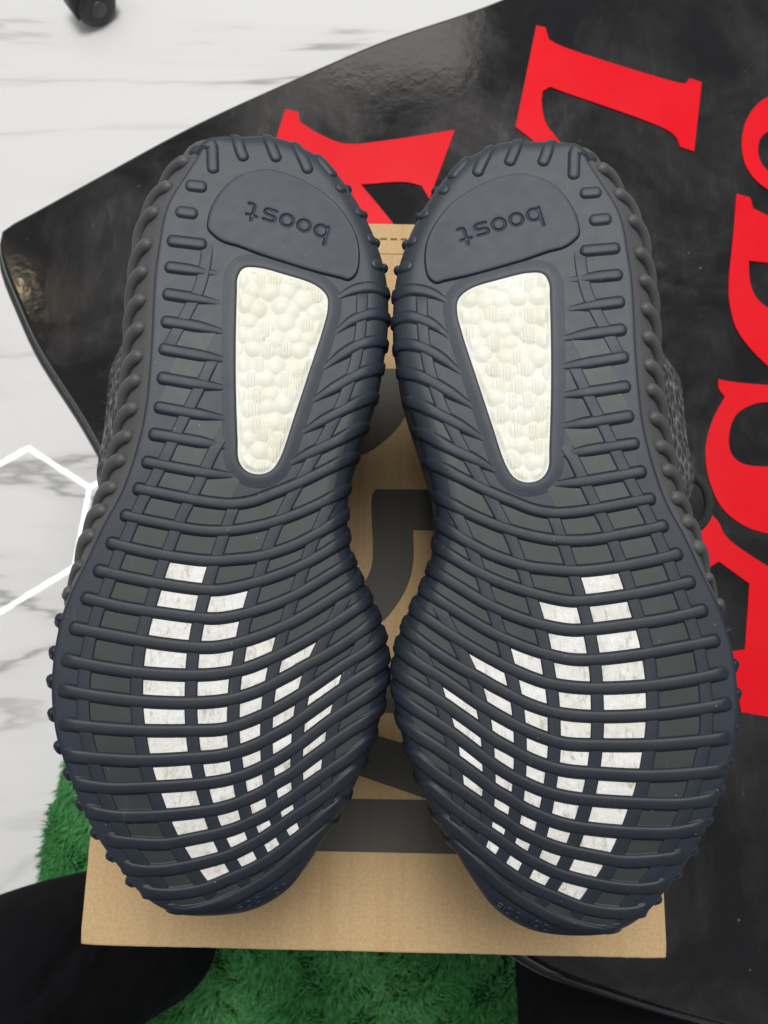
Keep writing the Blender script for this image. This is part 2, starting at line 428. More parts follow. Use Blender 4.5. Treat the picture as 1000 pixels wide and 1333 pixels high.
SHOE_RIBS = {"L1":[[-21.1,134.6],[-12.8,134.4]],"L2":[[-24.3,123.6],[-15.8,123.1]],"L3":[[-26.9,111.6],[-12.0,110.9]],"L4":[[-27.3,101.1],[-7.1,99.8]],"L5":[[-27.6,90.5],[-6.1,88.3]],"L6":[[-27.7,79.7],[-16.4,78.6],[-2.9,76.7]],"L7":[[-28.0,69.3],[-15.9,67.6],[-1.5,65.8]],"L8":[[-28.1,58.2],[-15.5,56.5],[-1.7,55.1]],"L9":[[-28.7,47.2],[-15.1,45.2],[-0.8,43.5]],"L10":[[-30.1,37.1],[-17.4,35.4],[-0.5,32.9]],"L11":[[-32.0,26.9],[-19.7,24.8],[-8.9,23.2],[2.6,22.4]],"F12":[[-34.6,17.1],[-27.2,15.9],[-13.9,13.5],[-5.8,12.4],[1.0,12.2],[7.7,13.5],[14.5,16.3],[21.4,19.3],[32.5,25.1],[44.4,31.9]],"F13":[[-38.3,7.7],[-32.0,6.2],[-24.1,4.7],[-10.8,2.5],[-1.4,2.5],[8.0,4.0],[18.0,7.0],[28.5,11.5],[38.8,17.2],[42.2,19.6]],"F14":[[-42.5,-2.1],[-33.6,-4.4],[-20.4,-6.9],[-7.2,-8.3],[2.9,-7.6],[9.6,-6.7],[21.8,-2.7],[32.0,2.8],[41.7,9.3]],"F15":[[-46.2,-11.8],[-36.2,-14.1],[-23.2,-16.6],[-10.0,-18.4],[-3.4,-18.6],[8.5,-16.0],[22.0,-11.2],[32.1,-5.8],[42.6,1.1]],"F16":[[-49.7,-21.3],[-35.6,-24.7],[-22.7,-26.7],[-9.7,-28.3],[-3.1,-28.5],[8.8,-26.0],[22.2,-20.8],[35.8,-12.7],[44.7,-7.0]],"F17":[[-52.9,-31.5],[-41.5,-33.8],[-28.7,-36.2],[-18.4,-37.7],[-9.3,-38.5],[-2.8,-38.3],[9.0,-35.4],[22.3,-29.8],[35.9,-21.8],[47.2,-14.3]],"F18":[[-54.9,-42.0],[-43.4,-44.6],[-27.7,-47.0],[-11.5,-47.9],[-2.5,-47.5],[5.9,-46.0],[13.8,-43.1],[22.5,-38.9],[36.0,-31.1],[50.3,-21.5]],"F19":[[-55.3,-52.1],[-42.8,-54.5],[-27.2,-56.5],[-11.2,-57.2],[-0.9,-56.6],[5.6,-55.3],[12.7,-52.8],[18.7,-49.7],[22.7,-47.7],[25.9,-45.8],[36.1,-40.3],[45.7,-34.1],[53.7,-28.0]],"F20":[[-54.3,-63.1],[-42.2,-64.8],[-26.8,-66.1],[-10.8,-66.4],[-0.5,-66.1],[5.9,-64.4],[12.4,-61.9],[17.6,-59.4],[22.8,-56.6],[28.7,-53.0],[34.5,-49.1],[40.0,-45.4],[48.4,-40.3],[55.4,-35.4]],"F21":[[-52.6,-73.3],[-41.7,-74.8],[-26.4,-75.9],[-10.5,-75.5],[-0.3,-74.8],[6.6,-73.1],[12.3,-70.9],[17.0,-68.4],[23.0,-65.2],[28.8,-61.1],[36.3,-56.0],[43.0,-51.5],[49.9,-47.3],[56.8,-43.3]],"F22":[[-49.5,-82.3],[-38.4,-84.4],[-26.0,-84.7],[-10.2,-84.2],[-0.0,-83.2],[7.6,-81.3],[12.8,-79.2],[17.4,-77.0],[22.9,-73.7],[27.3,-70.5],[35.5,-64.4],[43.1,-59.5],[49.9,-55.3],[56.5,-51.1]],"F23":[[-45.2,-91.4],[-34.9,-93.7],[-22.5,-94.1],[-9.9,-93.5],[0.7,-92.1],[9.1,-89.3],[14.0,-87.1],[18.1,-84.4],[23.1,-81.7],[27.0,-78.7],[34.1,-73.7],[43.1,-67.6],[49.9,-63.8],[54.8,-61.0]],"F24":[[-38.3,-101.1],[-28.5,-102.7],[-18.5,-103.4],[-9.7,-102.2],[3.5,-99.6],[11.1,-96.6],[15.8,-94.4],[19.6,-91.7],[23.5,-89.5],[27.1,-86.8],[33.2,-82.8],[43.2,-76.3],[50.0,-71.4]],"F25":[[-32.7,-110.4],[-23.3,-112.1],[-12.0,-111.3],[3.2,-107.9],[10.8,-104.5],[15.2,-102.1],[22.9,-97.0],[30.2,-92.3],[36.7,-87.8],[45.2,-81.3]],"F26":[[-26.6,-118.9],[-15.6,-120.2],[-4.3,-118.7],[3.3,-115.9],[11.0,-112.9],[18.7,-108.5],[26.4,-102.8],[34.2,-96.8],[40.5,-91.8]],"F27":[[-18.8,-125.5],[-10.2,-126.5],[-0.3,-124.6],[7.3,-121.3],[15.0,-117.2],[22.7,-111.8],[30.4,-105.3],[36.4,-100.1]],"M1":[[35.8,91.8],[39.3,94.5],[43.4,96.7],[50.0,98.4],[56.3,98.2]],"M2":[[35.9,78.2],[39.4,81.5],[42.9,84.2],[50.0,87.4],[56.9,88.2]],"M3":[[31.5,64.0],[38.4,69.8],[46.5,75.1],[56.3,77.9]],"M4":[[27.1,50.9],[35.0,56.3],[45.4,62.9],[54.8,67.0]],"M5":[[23.3,38.7],[32.3,44.3],[43.2,50.7],[52.5,56.0]],"M6":[[18.5,26.6],[26.8,31.3],[38.6,37.5],[47.8,43.5]]}
SHOE_LUGS = [[[-11.6,152.5],[-10.8,140.3]],[[-2.2,155.8],[-0.9,151.3],[1.0,146.7]],[[9.9,157.0],[11.5,152.6],[13.6,147.6]],[[20.6,155.8],[23.1,150.5],[25.9,143.9]],[[30.0,152.2],[33.1,148.5],[36.2,144.5]],[[36.5,138.3],[40.1,140.6]],[[44.1,129.3],[47.8,131.2]],[[48.7,118.7],[52.4,119.9]],[[50.3,108.2],[55.4,108.9]]]
SHOE_STRIPS = {"S0":[[-12.0,111.2],[-12.3,104.4],[-14.2,93.8],[-18.2,83.9],[-23.3,72.5],[-25.0,68.6]],"S1":[[-7.9,67.2],[-10.2,61.2],[-14.7,50.4],[-19.0,40.4],[-23.1,30.1],[-27.4,19.8],[-31.2,11.7],[-34.9,1.5],[-38.5,-8.8],[-41.1,-18.1],[-44.1,-27.8],[-46.0,-37.2],[-46.9,-48.4],[-46.4,-61.0],[-44.8,-68.5],[-41.3,-79.3],[-37.8,-88.6],[-32.8,-98.3],[-28.6,-106.5],[-21.2,-115.8],[-16.3,-122.5]],"S2":[[-4.2,37.3],[-5.4,34.4],[-7.0,31.2],[-12.7,17.2],[-17.1,7.4],[-20.4,-2.0],[-23.4,-11.5],[-25.8,-21.4],[-28.2,-31.2],[-29.5,-40.8],[-29.7,-51.1],[-29.0,-60.8],[-27.3,-70.1],[-25.0,-79.7],[-21.6,-89.1],[-17.6,-98.9],[-13.1,-107.2],[-7.6,-115.4],[-2.1,-122.7]],"S3":[[2.0,14.0],[-0.2,7.8],[-3.6,-3.4],[-6.5,-13.8],[-8.8,-23.5],[-10.5,-33.0],[-11.5,-42.5],[-11.6,-52.1],[-11.3,-61.0],[-10.2,-70.5],[-8.3,-80.2],[-5.7,-89.1],[-2.7,-97.6],[0.8,-105.4],[4.8,-112.6],[9.9,-120.1]],"S4":[[47.0,95.6],[46.2,79.4],[44.2,67.1],[40.0,53.0],[33.5,38.5],[26.9,26.1],[19.9,12.4],[15.1,1.7],[11.1,-10.8],[8.1,-21.7],[5.7,-31.7],[4.2,-41.7],[3.1,-50.9],[2.9,-60.0],[3.2,-69.0],[4.5,-77.9],[6.0,-86.1],[8.0,-94.7],[10.5,-101.7],[13.7,-108.3],[17.6,-115.3]],"S5":[[36.6,15.4],[33.8,10.0],[28.7,-2.8],[24.8,-15.3],[21.2,-26.3],[18.4,-37.0],[16.2,-46.6],[14.8,-55.5],[14.3,-64.0],[14.5,-73.0],[15.2,-80.8],[16.4,-88.5],[17.9,-95.5],[20.1,-101.5],[24.5,-108.7]],"S6":[[42.2,-19.3],[39.2,-24.8],[33.3,-37.0],[29.1,-46.4],[26.6,-55.6],[25.4,-64.2],[25.0,-72.0],[24.9,-79.7],[25.6,-87.5],[26.8,-95.3],[30.1,-103.7]],"S7":[[49.8,-31.9],[47.3,-37.1],[43.5,-44.9],[40.3,-55.2],[37.7,-64.4],[36.5,-72.2],[35.5,-80.0],[35.4,-86.5],[36.9,-95.6]]}
SHOE_PAD = [[-12.2,117.4],[-11.8,123.7],[-10.3,128.3],[-7.0,134.3],[-2.0,139.6],[4.3,142.8],[10.2,144.0],[17.3,142.7],[23.9,140.4],[29.9,137.1],[35.4,133.0],[39.6,128.2],[43.3,122.1],[45.4,115.8],[45.8,108.8],[44.6,103.0],[41.6,100.3],[38.1,101.0],[28.6,102.8],[16.9,105.7],[8.1,108.1],[-0.6,110.9],[-6.3,112.3],[-10.1,114.8]]
SHOE_WINDOW = [[0.1,98.5],[2.0,102.1],[6.8,102.7],[17.0,100.7],[28.7,97.2],[32.8,93.4],[33.2,88.5],[31.3,79.7],[26.3,62.5],[21.5,46.2],[16.2,29.2],[13.5,25.3],[9.7,23.8],[5.3,24.8],[2.7,28.1],[1.9,36.7],[0.7,57.0],[0.1,77.8],[-0.0,93.0]]
SHOE_SIDE = [[-16.6,145.5],[-24.2,135.2],[-28.9,124.7],[-30.8,112.5],[-32.0,101.3],[-32.0,90.8],[-32.1,79.7],[-32.1,69.1],[-32.4,58.5],[-33.0,47.8],[-34.3,37.5],[-36.5,27.6],[-39.4,17.8],[-43.1,8.9],[-46.9,-0.3],[-50.4,-9.7],[-53.4,-19.3],[-55.8,-28.7],[-57.1,-38.7],[-57.7,-48.8],[-56.8,-59.1],[-54.9,-69.8],[-51.5,-79.5],[-47.0,-89.8],[-42.5,-99.4],[-36.9,-108.2],[-30.6,-116.6]]
SHOE_TEXT = [[30.7,119.7],[4.5,126.1]]
SHOE_TOE = [[22.1,-120.2],[6.7,-126.6]]
# ------------------------------------------------------------------ the floor
S_ = 3.0
fl = mesh_obj('floor', [(-S_, -S_, 0), (S_, -S_, 0), (S_, S_, 0), (-S_, S_, 0)], [(0, 1, 2, 3)], M['floor'], smooth=False)
tag(fl, kind='structure', label='glossy white marble floor with thin grey veins')

# ------------------------------------------------------------------ hexagon lights and a downlight on the ceiling above
def hex_lights():
    root = empty('hexagon_ceiling_light', (-1.83, 0.82, CEIL_Z))
    tag(root, 'hexagon ceiling light of white tubes mirrored in the glossy floor', 'ceiling light')
    vs = [(-0.032, 0.378), (0.307, 0.163), (0.264, -0.25), (-0.124, -0.501), (-0.475, -0.305), (-0.431, 0.122), (0.49, 0.278)]
    for i, j in ((0, 1), (1, 2), (2, 3), (3, 4), (4, 5), (5, 0), (1, 6)):
        pts = resample(np.array([[*vs[i], 0], [*vs[j], 0]]), 0.1)
        tube('light_tube', pts, 0.011, M['tube'], root, 8)
hex_lights()
dl = empty('downlight', (-1.55, 1.62, CEIL_Z)); tag(dl, 'small round warm downlight glinting in the black table', 'downlight')
def disc_stack(name, prof, mat, parent, seg=24, loc=(0, 0, 0), axis='z'):
    V = []; a = np.linspace(0, 2 * np.pi, seg, endpoint=False)
    for r, z in prof:
        for t in a:
            p = (r * math.cos(t), r * math.sin(t), z)
            if axis == 'x': p = (p[2], p[0], p[1])
            V.append((p[0] + loc[0], p[1] + loc[1], p[2] + loc[2]))
    f = grid_faces(len(prof), seg, True)
    f += [tuple(range(seg))[::-1], tuple((len(prof) - 1) * seg + c for c in range(seg))]
    return mesh_obj(name, V, f, mat, parent)
disc_stack('housing', [(0.06, 0.0), (0.06, 0.05), (0.055, 0.06)], M['caster'], dl)
disc_stack('bulb', [(0.02, -0.03), (0.032, -0.02), (0.032, -0.002)], M['bulb'], dl)

# ------------------------------------------------------------------ caster wheel on the floor
def caster():
    root = empty('caster_wheel', (-0.425, 0.967, 0.0), (0, 0, -0.95))
    tag(root, 'black swivel caster wheel on the marble floor by the upper left edge', 'caster')
    for sx in (-1, 1):
        w = disc_stack('wheel', [(0.006, -0.004), (0.022, -0.008), (0.027, -0.006), (0.030, -0.002), (0.030, 0.004), (0.027, 0.009), (0.02, 0.011), (0.006, 0.010)],
                   M['caster'], root, 40, (sx * 0.014, 0, 0.030), 'x')
        disc_stack('hub', [(0.012, -0.012), (0.012, 0.012), (0.009, 0.014)], M['caster_grey'], w, 24, (sx * 0.014, 0, 0.030), 'x')
    a = np.linspace(-0.2, math.pi + 0.2, 24); V = []
    for x in (-0.018, 0.018):
        for t in a: V.append((x, 0.034 * math.cos(t), 0.030 + 0.034 * math.sin(t)))
    n = len(a)
    o = mesh_obj('hood', V, grid_faces(2, n), M['caster'], root)
    sm = o.modifiers.new('s', 'SOLIDIFY'); sm.thickness = 0.004
    tube('axle', [(-0.026, 0, 0.03), (0, 0, 0.03), (0.026, 0, 0.03)], 0.004, M['caster_grey'], root)
    tube('stem', [(0, 0.018, 0.058), (0, 0.018, 0.08), (0, 0.018, 0.11)], 0.006, M['caster_grey'], root)
    disc_stack('collar', [(0.012, 0.056), (0.013, 0.062), (0.011, 0.068)], M['caster'], root, 24, (0, 0.018, 0))
caster()

# ------------------------------------------------------------------ green rug
def rug():
    A = np.array([-0.325, 0.290]); B = np.array([-0.402, -0.285])
    d = (B - A) / np.linalg.norm(B - A); e = np.array([-d[1], d[0]])
    if e[0] < 0: e = -e
    A = A - d * 0.02
    Lr, Wr = 0.80, 0.80
    root = empty('green_rug', (float((A + d * Lr / 2 + e * Wr / 2)[0]), float((A + d * Lr / 2 + e * Wr / 2)[1]), 0.0))
    tag(root, 'fluffy green shag rug under the black table and box', 'rug')
    c0 = A + d * Lr / 2 + e * Wr / 2
    poly = [A + d * .01 + e * .01 - c0, A + d * (Lr - .01) + e * .01 - c0, A + d * (Lr - .01) + e * (Wr - .01) - c0, A + d * .01 + e * (Wr - .01) - c0]
    if (poly[1][0]-poly[0][0])*(poly[2][1]-poly[0][1])-(poly[1][1]-poly[0][1])*(poly[2][0]-poly[0][0]) < 0: poly = poly[::-1]
    prism('backing', [tuple(p) for p in poly], 0.0, 0.006, M['backing'], root)
    n = 150000
    # denser where the photograph shows the rug: the left strip and the near strip
    s = rng.random(n) * Lr; t = rng.random(n) ** 1.15 * Wr
    base = A[None] + s[:, None] * d + t[:, None] * e - c0
    fx = np.sin(base[:, 0] * 61 + 2.3 * np.sin(base[:, 1] * 47)) + 0.7 * np.sin(base[:, 1] * 83 + 1.7 * np.sin(base[:, 0] * 71 + 1))
    ang = fx * 1.5 + rng.normal(0, 0.55, n) - 2.2
    ln = 0.017 * (0.65 + 0.5 * rng.random(n)); lean = 0.35 + 0.45 * rng.random(n)
    dirx = np.stack([np.cos(ang), np.sin(ang)], 1)
    side = np.stack([-dirx[:, 1], dirx[:, 0]], 1) * 0.0008
    z0 = 0.004
    V = np.zeros((n, 5, 3))
    for k, (h, o_) in enumerate(((0, 0), (0.6, 0.35), (0.95, 1.0))):
        ctr = base + dirx * (ln * lean * o_)[:, None]
        zz = z0 + ln * h * np.sqrt(np.clip(1 - (lean * o_) ** 2 * 0.8, 0.1, 1))
        if k < 2:
            V[:, 2 * k, :2] = ctr - side; V[:, 2 * k + 1, :2] = ctr + side
            V[:, 2 * k, 2] = zz; V[:, 2 * k + 1, 2] = zz
        else:
            V[:, 4, :2] = ctr; V[:, 4, 2] = zz
    idx = np.arange(n)[:, None] * 5
    quads = (idx + np.array([0, 1, 3, 2])).tolist(); tris = (idx + np.array([2, 3, 4])).tolist()
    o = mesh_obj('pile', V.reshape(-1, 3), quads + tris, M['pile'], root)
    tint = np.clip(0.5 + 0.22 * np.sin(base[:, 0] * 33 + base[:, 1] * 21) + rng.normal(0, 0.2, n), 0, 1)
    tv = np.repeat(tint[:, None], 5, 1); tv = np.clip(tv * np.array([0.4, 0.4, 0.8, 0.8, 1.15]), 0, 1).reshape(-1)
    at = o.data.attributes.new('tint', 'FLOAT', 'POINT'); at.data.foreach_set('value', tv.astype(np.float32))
    tag(o, kind='stuff')
rug()

# ------------------------------------------------------------------ black table with red letters
TABLE_EDGE = [(385.0,691.1),(250.0,613.9),(159.8,565.9),(84.8,525.3),(0.0,490.7),(-65.0,457.8),(-145.4,414.1),(-219.9,366.0),(-270.8,332.7),(-279.7,327.1),(-283.3,318.9),(-280.3,300.9),(-263.7,264.5),(-246.8,232.6),(-210.9,180.6),(-184.9,139.8),(-99.5,25.8),(-9.5,-79.6),(86.8,-163.5),(135.9,-181.2),(188.9,-195.3),(268.0,-210.1),(420,-215),(520,-180),(560,-90),(570,100),(570,400),(550,600),(500,690),(445,710)]
RED = [
 [(-74.8,424.9),(-64.8,422.2),(-63.4,413.4),(-49.2,403.4),(-28.9,394.8),(0.0,397.4),(53.4,406.7),(33.5,348.0),(27.9,358.9),(17.1,362.1),(-17.1,360.2),(6.8,327.7),(22.3,304.0),(0.0,304.0),(-45.7,367.3),(-81.0,400.1)],
 [(118.9,500.7),(126.0,498.6),(127.9,487.9),(136.0,482.3),(223.9,448.8),(230.8,447.4),(234.2,452.2),(243.3,448.8),(232.2,388.2),(222.1,392.1),(219.9,400.1),(213.5,406.7),(136.3,440.5),(127.1,444.7),(121.0,440.5),(119.9,429.6),(122.1,413.4),(127.5,403.4),(135.6,392.1),(149.2,377.0),(134.1,364.0),(115.4,393.5),(99.3,409.4)],
 [(293.2,435.8),(283.0,428.3),(273.3,413.4),(268.5,394.8),(269.6,376.4),(276.2,363.4),(284.5,355.7),(300.6,346.7),(317.6,346.7),(319.9,366.0),(302.5,363.4),(286.2,371.2),(281.3,379.0),(280.1,389.5),(283.5,400.1),(289.9,405.4),(308.2,413.4),(325.7,413.4),(328.5,437.1),(311.5,441.9)],
 [(260.3,352.4),(270.2,349.2),(271.5,340.3),(282.2,334.0),(325.1,316.4),(321.9,290.5),(263.8,297.8),(263.1,280.8),(266.3,268.7),(274.2,260.3),(315.8,242.5),(308.8,186.2),(269.4,215.8),(250.5,242.5),(246.9,261.5),(247.4,278.3),(254.9,320.2)],
 [(233.5,206.6),(240.3,204.9),(267.9,202.0),(310.3,198.6),(308.8,186.2),(266.5,189.5),(255.7,187.9),(243.3,180.6),(237.2,167.7),(236.8,152.9),(243.0,145.8),(261.5,143.1),(303.9,147.4),(297.2,94.2),(256.5,96.8),(240.2,102.5),(227.4,114.1),(220.7,131.2),(219.1,148.0),(220.7,160.6),(227.1,177.8),(236.5,193.5),(232.8,199.7)],
 [(208.0,99.4),(219.7,109.9),(223.9,104.6),(227.6,95.2),(254.1,74.5),(292.1,53.2),(282.0,-27.0),(243.7,-21.3),(226.5,-18.5),(223.3,19.5),(232.8,20.5),(240.2,63.3),(221.4,78.1),(213.9,73.5)],
]
def soft_poly(pts, step=3.0):
    """round the curved runs of an outline, keep its sharp corners"""
    P = np.array(pts, float); n = len(P); sharp = []
    for i in range(n):
        a = P[i] - P[i - 1]; b = P[(i + 1) % n] - P[i]
        c = (a @ b) / (np.linalg.norm(a) * np.linalg.norm(b))
        if c < 0.72: sharp.append(i)
    if len(sharp) < 2: return resample(catmull(P, step, True), step, True)
    out = []
    for q in range(len(sharp)):
        i, j = sharp[q], sharp[(q + 1) % len(sharp)]
        run = [P[k % n] for k in range(i, (j if j > i else j + n) + 1)]
        out.append(catmull(run, step)[:-1] if len(run) > 2 else np.array(run[:1]))
    return np.vstack(out)

def table():
    root = empty('black_table', (0.15, 0.25, 0.0))
    tag(root, 'low black glossy table with large red serif letters and a curved edge', 'table')
    off = np.array([0.15, 0.25])
    P = catmull(np.array(TABLE_EDGE) / 1000, 0.012, True) - off
    n = len(P)
    # rounded slab: loops of the outline, inset along normals
    T = np.roll(P, -1, 0) - np.roll(P, 1, 0); T /= np.linalg.norm(T, axis=1)[:, None]
    N = np.stack([T[:, 1], -T[:, 0]], 1)
    area = 0.5 * np.sum(P[:, 0] * np.roll(P[:, 1], -1) - np.roll(P[:, 0], -1) * P[:, 1])
    if area < 0: N = -N
    V = []; prof = [(-0.004, -0.040), (0.0, -0.036), (0.0, -0.008), (-0.0008, -0.004), (-0.0025, -0.0012), (-0.005, 0.0)]
    for o_, z in prof:
        V += [(*(P[i] + N[i] * o_), TABLE_Z + z) for i in range(n)]
    f = grid_faces(len(prof), n, True)
    top = tuple((len(prof) - 1) * n + c for c in range(n)); f.append(top); f.append(tuple(range(n))[::-1])
    if area < 0: f = [tuple(reversed(q)) for q in f]
    o = mesh_obj('table_top', V, f, M['table'], root)
    o.data.polygons[len(f) - 2].use_smooth = False; o.data.polygons[len(f) - 1].use_smooth = False
    rim = [(*(P[i] + N[i] * 0.0012), TABLE_Z - 0.017) for i in range(n)]
    tube('edge_trim', np.array(rim), 0.005, M['edge_metal'], root, 8, closed=True)
    for poly in RED:
        q = soft_poly(poly) / 1000 - off
        prism('red_letter', [tuple(p) for p in q], TABLE_Z + 0.0003, TABLE_Z + 0.0009, M['red'], root)
    disc_stack('pedestal', [(0.05, 0.02), (0.045, 0.05), (0.04, 0.2), (0.045, 0.38), (0.09, 0.408)], M['edge_metal'], root)
    disc_stack('foot_plate', [(0.17, 0.036), (0.17, 0.042), (0.15, 0.048), (0.05, 0.052)], M['edge_metal'], root, 48)
table()

# ------------------------------------------------------------------ cardboard shoe box
INK = [
 [(-48.0,159.2),(18.0,159.2),(17.1,148.6),(13.8,139.0),(7.9,128.6),(0.0,120.0),(-9.7,113.4),(-23.3,110.2),(-46.7,110.2)],
 [(-3.9,94.6),(-5.8,92.2),(-5.7,58.7),(-7.9,50.7),(-15.0,41.3),(-22.3,32.0),(-14.8,21.0),(-0.7,28.7),(5.2,35.4),(11.2,45.5),(14.3,57.2),(14.5,73.7),(38.1,73.4),(38.6,94.2)],
 [(-29.4,8.3),(44.0,6.9),(43.4,-14.8),(-29.0,-13.4)],
 [(-36.2,-14.8),(-2.9,-24.5),(49.9,-40.0),(49.2,-62.4),(16.6,-51.4),(-11.0,-42.3),(-35.8,-34.2)],
 [(-60.2,-51.8),(56.6,-53.4),(55.8,-76.5),(-59.3,-74.2)],
]
def shoe_box():
    yaw = -0.0211
    cx, cy = -0.0011, 0.0636
    root = empty('shoe_box', (cx, cy, TABLE_Z + 0.0012), (0, 0, yaw))
    tag(root, 'brown cardboard shoe box with dark printed letters on its lid', 'box')
    W, L, Hh = 0.2606, 0.3612, LID_Z - TABLE_Z - 0.0012
    t = 0.003
    for sx in (-1, 1):
        box('side_wall', (t, L - 0.008, Hh - t), (sx * (W / 2 - t), 0, (Hh - t) / 2), M['kraft'], root)
    for sy in (-1, 1):
        box('end_wall', (W - 4 * t - 0.0002, t, Hh - t), (0, sy * (L / 2 - 2 * t), (Hh - t) / 2), M['kraft'], root)
    box('bottom_panel', (W - 4 * t - 0.001, L - 6 * t - 0.001, t), (0, 0, t / 2), M['kraft'], root)
    crease = 0.0185
    lid = box('lid_panel', (W, L - crease - 0.0006, t), (0, -crease / 2, Hh - t / 2), M['kraft'], root, 0.0009)
    bm = bmesh.new(); bm.from_mesh(lid.data)
    bmesh.ops.subdivide_edges(bm, edges=[e for e in bm.edges if e.calc_length() > 0.1], cuts=60, use_grid_fill=True)
    for v in bm.verts:                         # slightly ragged cut edges and a faint sag
        x, y = v.co.x, v.co.y
        if abs(abs(x) - W / 2) < 0.0012: v.co.x += math.copysign(0.00007, x) * (math.sin(y * 710) + math.sin(y * 1670 + 1))
        if abs(y + (L - crease - 0.0006) / 2) < 0.0012: v.co.y += 0.00006 * (math.sin(x * 690 + 2) + math.sin(x * 1590))
        cd = math.hypot(abs(x) - W / 2, y + L / 2 - crease / 2)
        v.co.z -= 0.0010 * math.exp(-(cd / 0.006) ** 2)
    bm.to_mesh(lid.data); bm.free()
    box('hinge_strip', (W, crease, t), (0, L / 2 - crease / 2, Hh - t / 2 - 0.0007), M['kraft'], root, 0.0009)
    # a row of perforation dashes along the hinge strip
    V, F = [], []
    for k in range(46):
        x = -W / 2 + 0.006 + k * (W - 0.012) / 45; y = L / 2 - 0.0095; z = Hh - 0.0007 + 0.0003
        b = len(V); a_ = 0.0018; b_ = 0.00045
        V += [(x - a_, y - b_, z), (x + a_, y - b_, z), (x + a_, y + b_, z), (x - a_, y + b_, z)]; F.append((b, b + 1, b + 2, b + 3))
    mesh_obj('perforation', V, F, M['seam'], root, smooth=False)
    R = np.array([[math.cos(-yaw), -math.sin(-yaw)], [math.sin(-yaw), math.cos(-yaw)]])
    for poly in INK:
        q = soft_poly(poly, 2.0) / 1000 - np.array([cx, cy])
        q = q @ R.T
        prism('printed_letter', [tuple(p) for p in q], Hh + 0.00015, Hh + 0.0003, M['ink'], root)
shoe_box()

# ------------------------------------------------------------------ the shoes
POSE_LEFT = ((-0.05477, 0.05032, LID_Z + 0.10465), (0.06001, 0.15002, 0.0))
POSE_RIGHT = ((0.06043, 0.04601, LID_Z + 0.10917), (0.04765, -0.09986, -0.00479))
BASE_H = 0.09          # the thing's origin sits this far below the sole

def pose_matrix(p):
    a, b, c = p[1]
    return (Matrix.Rotation(c, 3, 'Z') @ Matrix.Rotation(a, 3, 'X') @ Matrix.Rotation(b, 3, 'Y'))

OUT = catmull(np.array(SHOE_OUTLINE) , 1.7, True)
OUT = resample(OUT, 1, True, 440)
for _ in range(2): OUT = 0.5 * OUT + 0.25 * (np.roll(OUT, 1, 0) + np.roll(OUT, -1, 0))
NO = len(OUT)
_T = np.roll(OUT, -1, 0) - np.roll(OUT, 1, 0); _T /= np.linalg.norm(_T, axis=1)[:, None]
NRM = np.stack([_T[:, 1], -_T[:, 0]], 1)
if np.sum(OUT[:, 0] * np.roll(OUT[:, 1], -1) - np.roll(OUT[:, 0], -1) * OUT[:, 1]) < 0: NRM = -NRM
for _ in range(12): NRM = 0.5 * NRM + 0.25 * (np.roll(NRM, 1, 0) + np.roll(NRM, -1, 0))
NRM /= np.linalg.norm(NRM, axis=1)[:, None]
lat = smoothstep(-NRM[:, 0], 0.25, 0.75)                       # 1 on the outer flank
vv = OUT[:, 1]
RAD = 1.1 + (1 - lat) * 7.1
FLARE = 1.5 + lat * (1.0 + 8.0 * smoothstep(vv, -40, 35)) + 2.0 * smoothstep(NRM[:, 1], 0.4, 0.9)
for arr in (RAD, FLARE):
    for _ in range(14): arr[:] = 0.5 * arr + 0.25 * (np.roll(arr, 1) + np.roll(arr, -1))

def profile(v):
    return -1.735e-3 * np.clip(-60 - v, 0, None) ** 2
_A = OUT; _B = np.roll(OUT, -1, 0); _D = _B - _A; _DD = (_D ** 2).sum(1)
def nearest(P):
    P = np.atleast_2d(P); idx = np.zeros(len(P), int); dist = np.zeros(len(P)); sgn = np.zeros(len(P))
    for s in range(0, len(P), 4000):
        q = P[s:s + 4000]
        w = q[:, None] - _A[None]
        t = np.clip((w * _D[None]).sum(2) / _DD[None], 0, 1)
        e = w - t[..., None] * _D[None]
        d2 = (e ** 2).sum(2); k = d2.argmin(1); r = np.arange(len(q))
        idx[s:s + 4000] = k; dist[s:s + 4000] = np.sqrt(d2[r, k])
        sgn[s:s + 4000] = ((e[r, k] * NRM[k]).sum(1) > 0)
    return idx, np.where(sgn > 0, 0.0, dist)
def S(P):
    """height of the smooth sole under plan points, mm"""
    P = np.atleast_2d(P)
    near = (((P[:, None] - OUT[None, ::8]) ** 2).sum(2).min(1) < 20 ** 2)
    i = np.zeros(len(P), int); d = np.full(len(P), 99.0)
    if near.any(): i[near], d[near] = nearest(P[near])
    R = RAD[i]; x = np.clip(1 - d / R, 0, 1)
    return profile(P[:, 1]) - R * (1 - np.sqrt(np.clip(1 - x * x, 0, 1)))
def SN(P):
    P = np.atleast_2d(P); e = 0.35
    zx = (S(P + [e, 0]) - S(P - [e, 0])) / (2 * e); zy = (S(P + [0, e]) - S(P - [0, e])) / (2 * e)
    n = np.stack([-zx, -zy, np.ones(len(P))], 1)
    return n / np.linalg.norm(n, axis=1)[:, None]
WALL_H = 27.0
def wall(i, h):
    b = FLARE[i] * np.sin(np.pi / 2 * np.clip(h / 17, 0, 1)) - 1.7 * lat[i] * np.exp(-((h - 0.9) / 0.75) ** 2)
    p = OUT[i] + NRM[i] * b
    return np.array([p[0], p[1], profile(OUT[i, 1]) - RAD[i] - h])

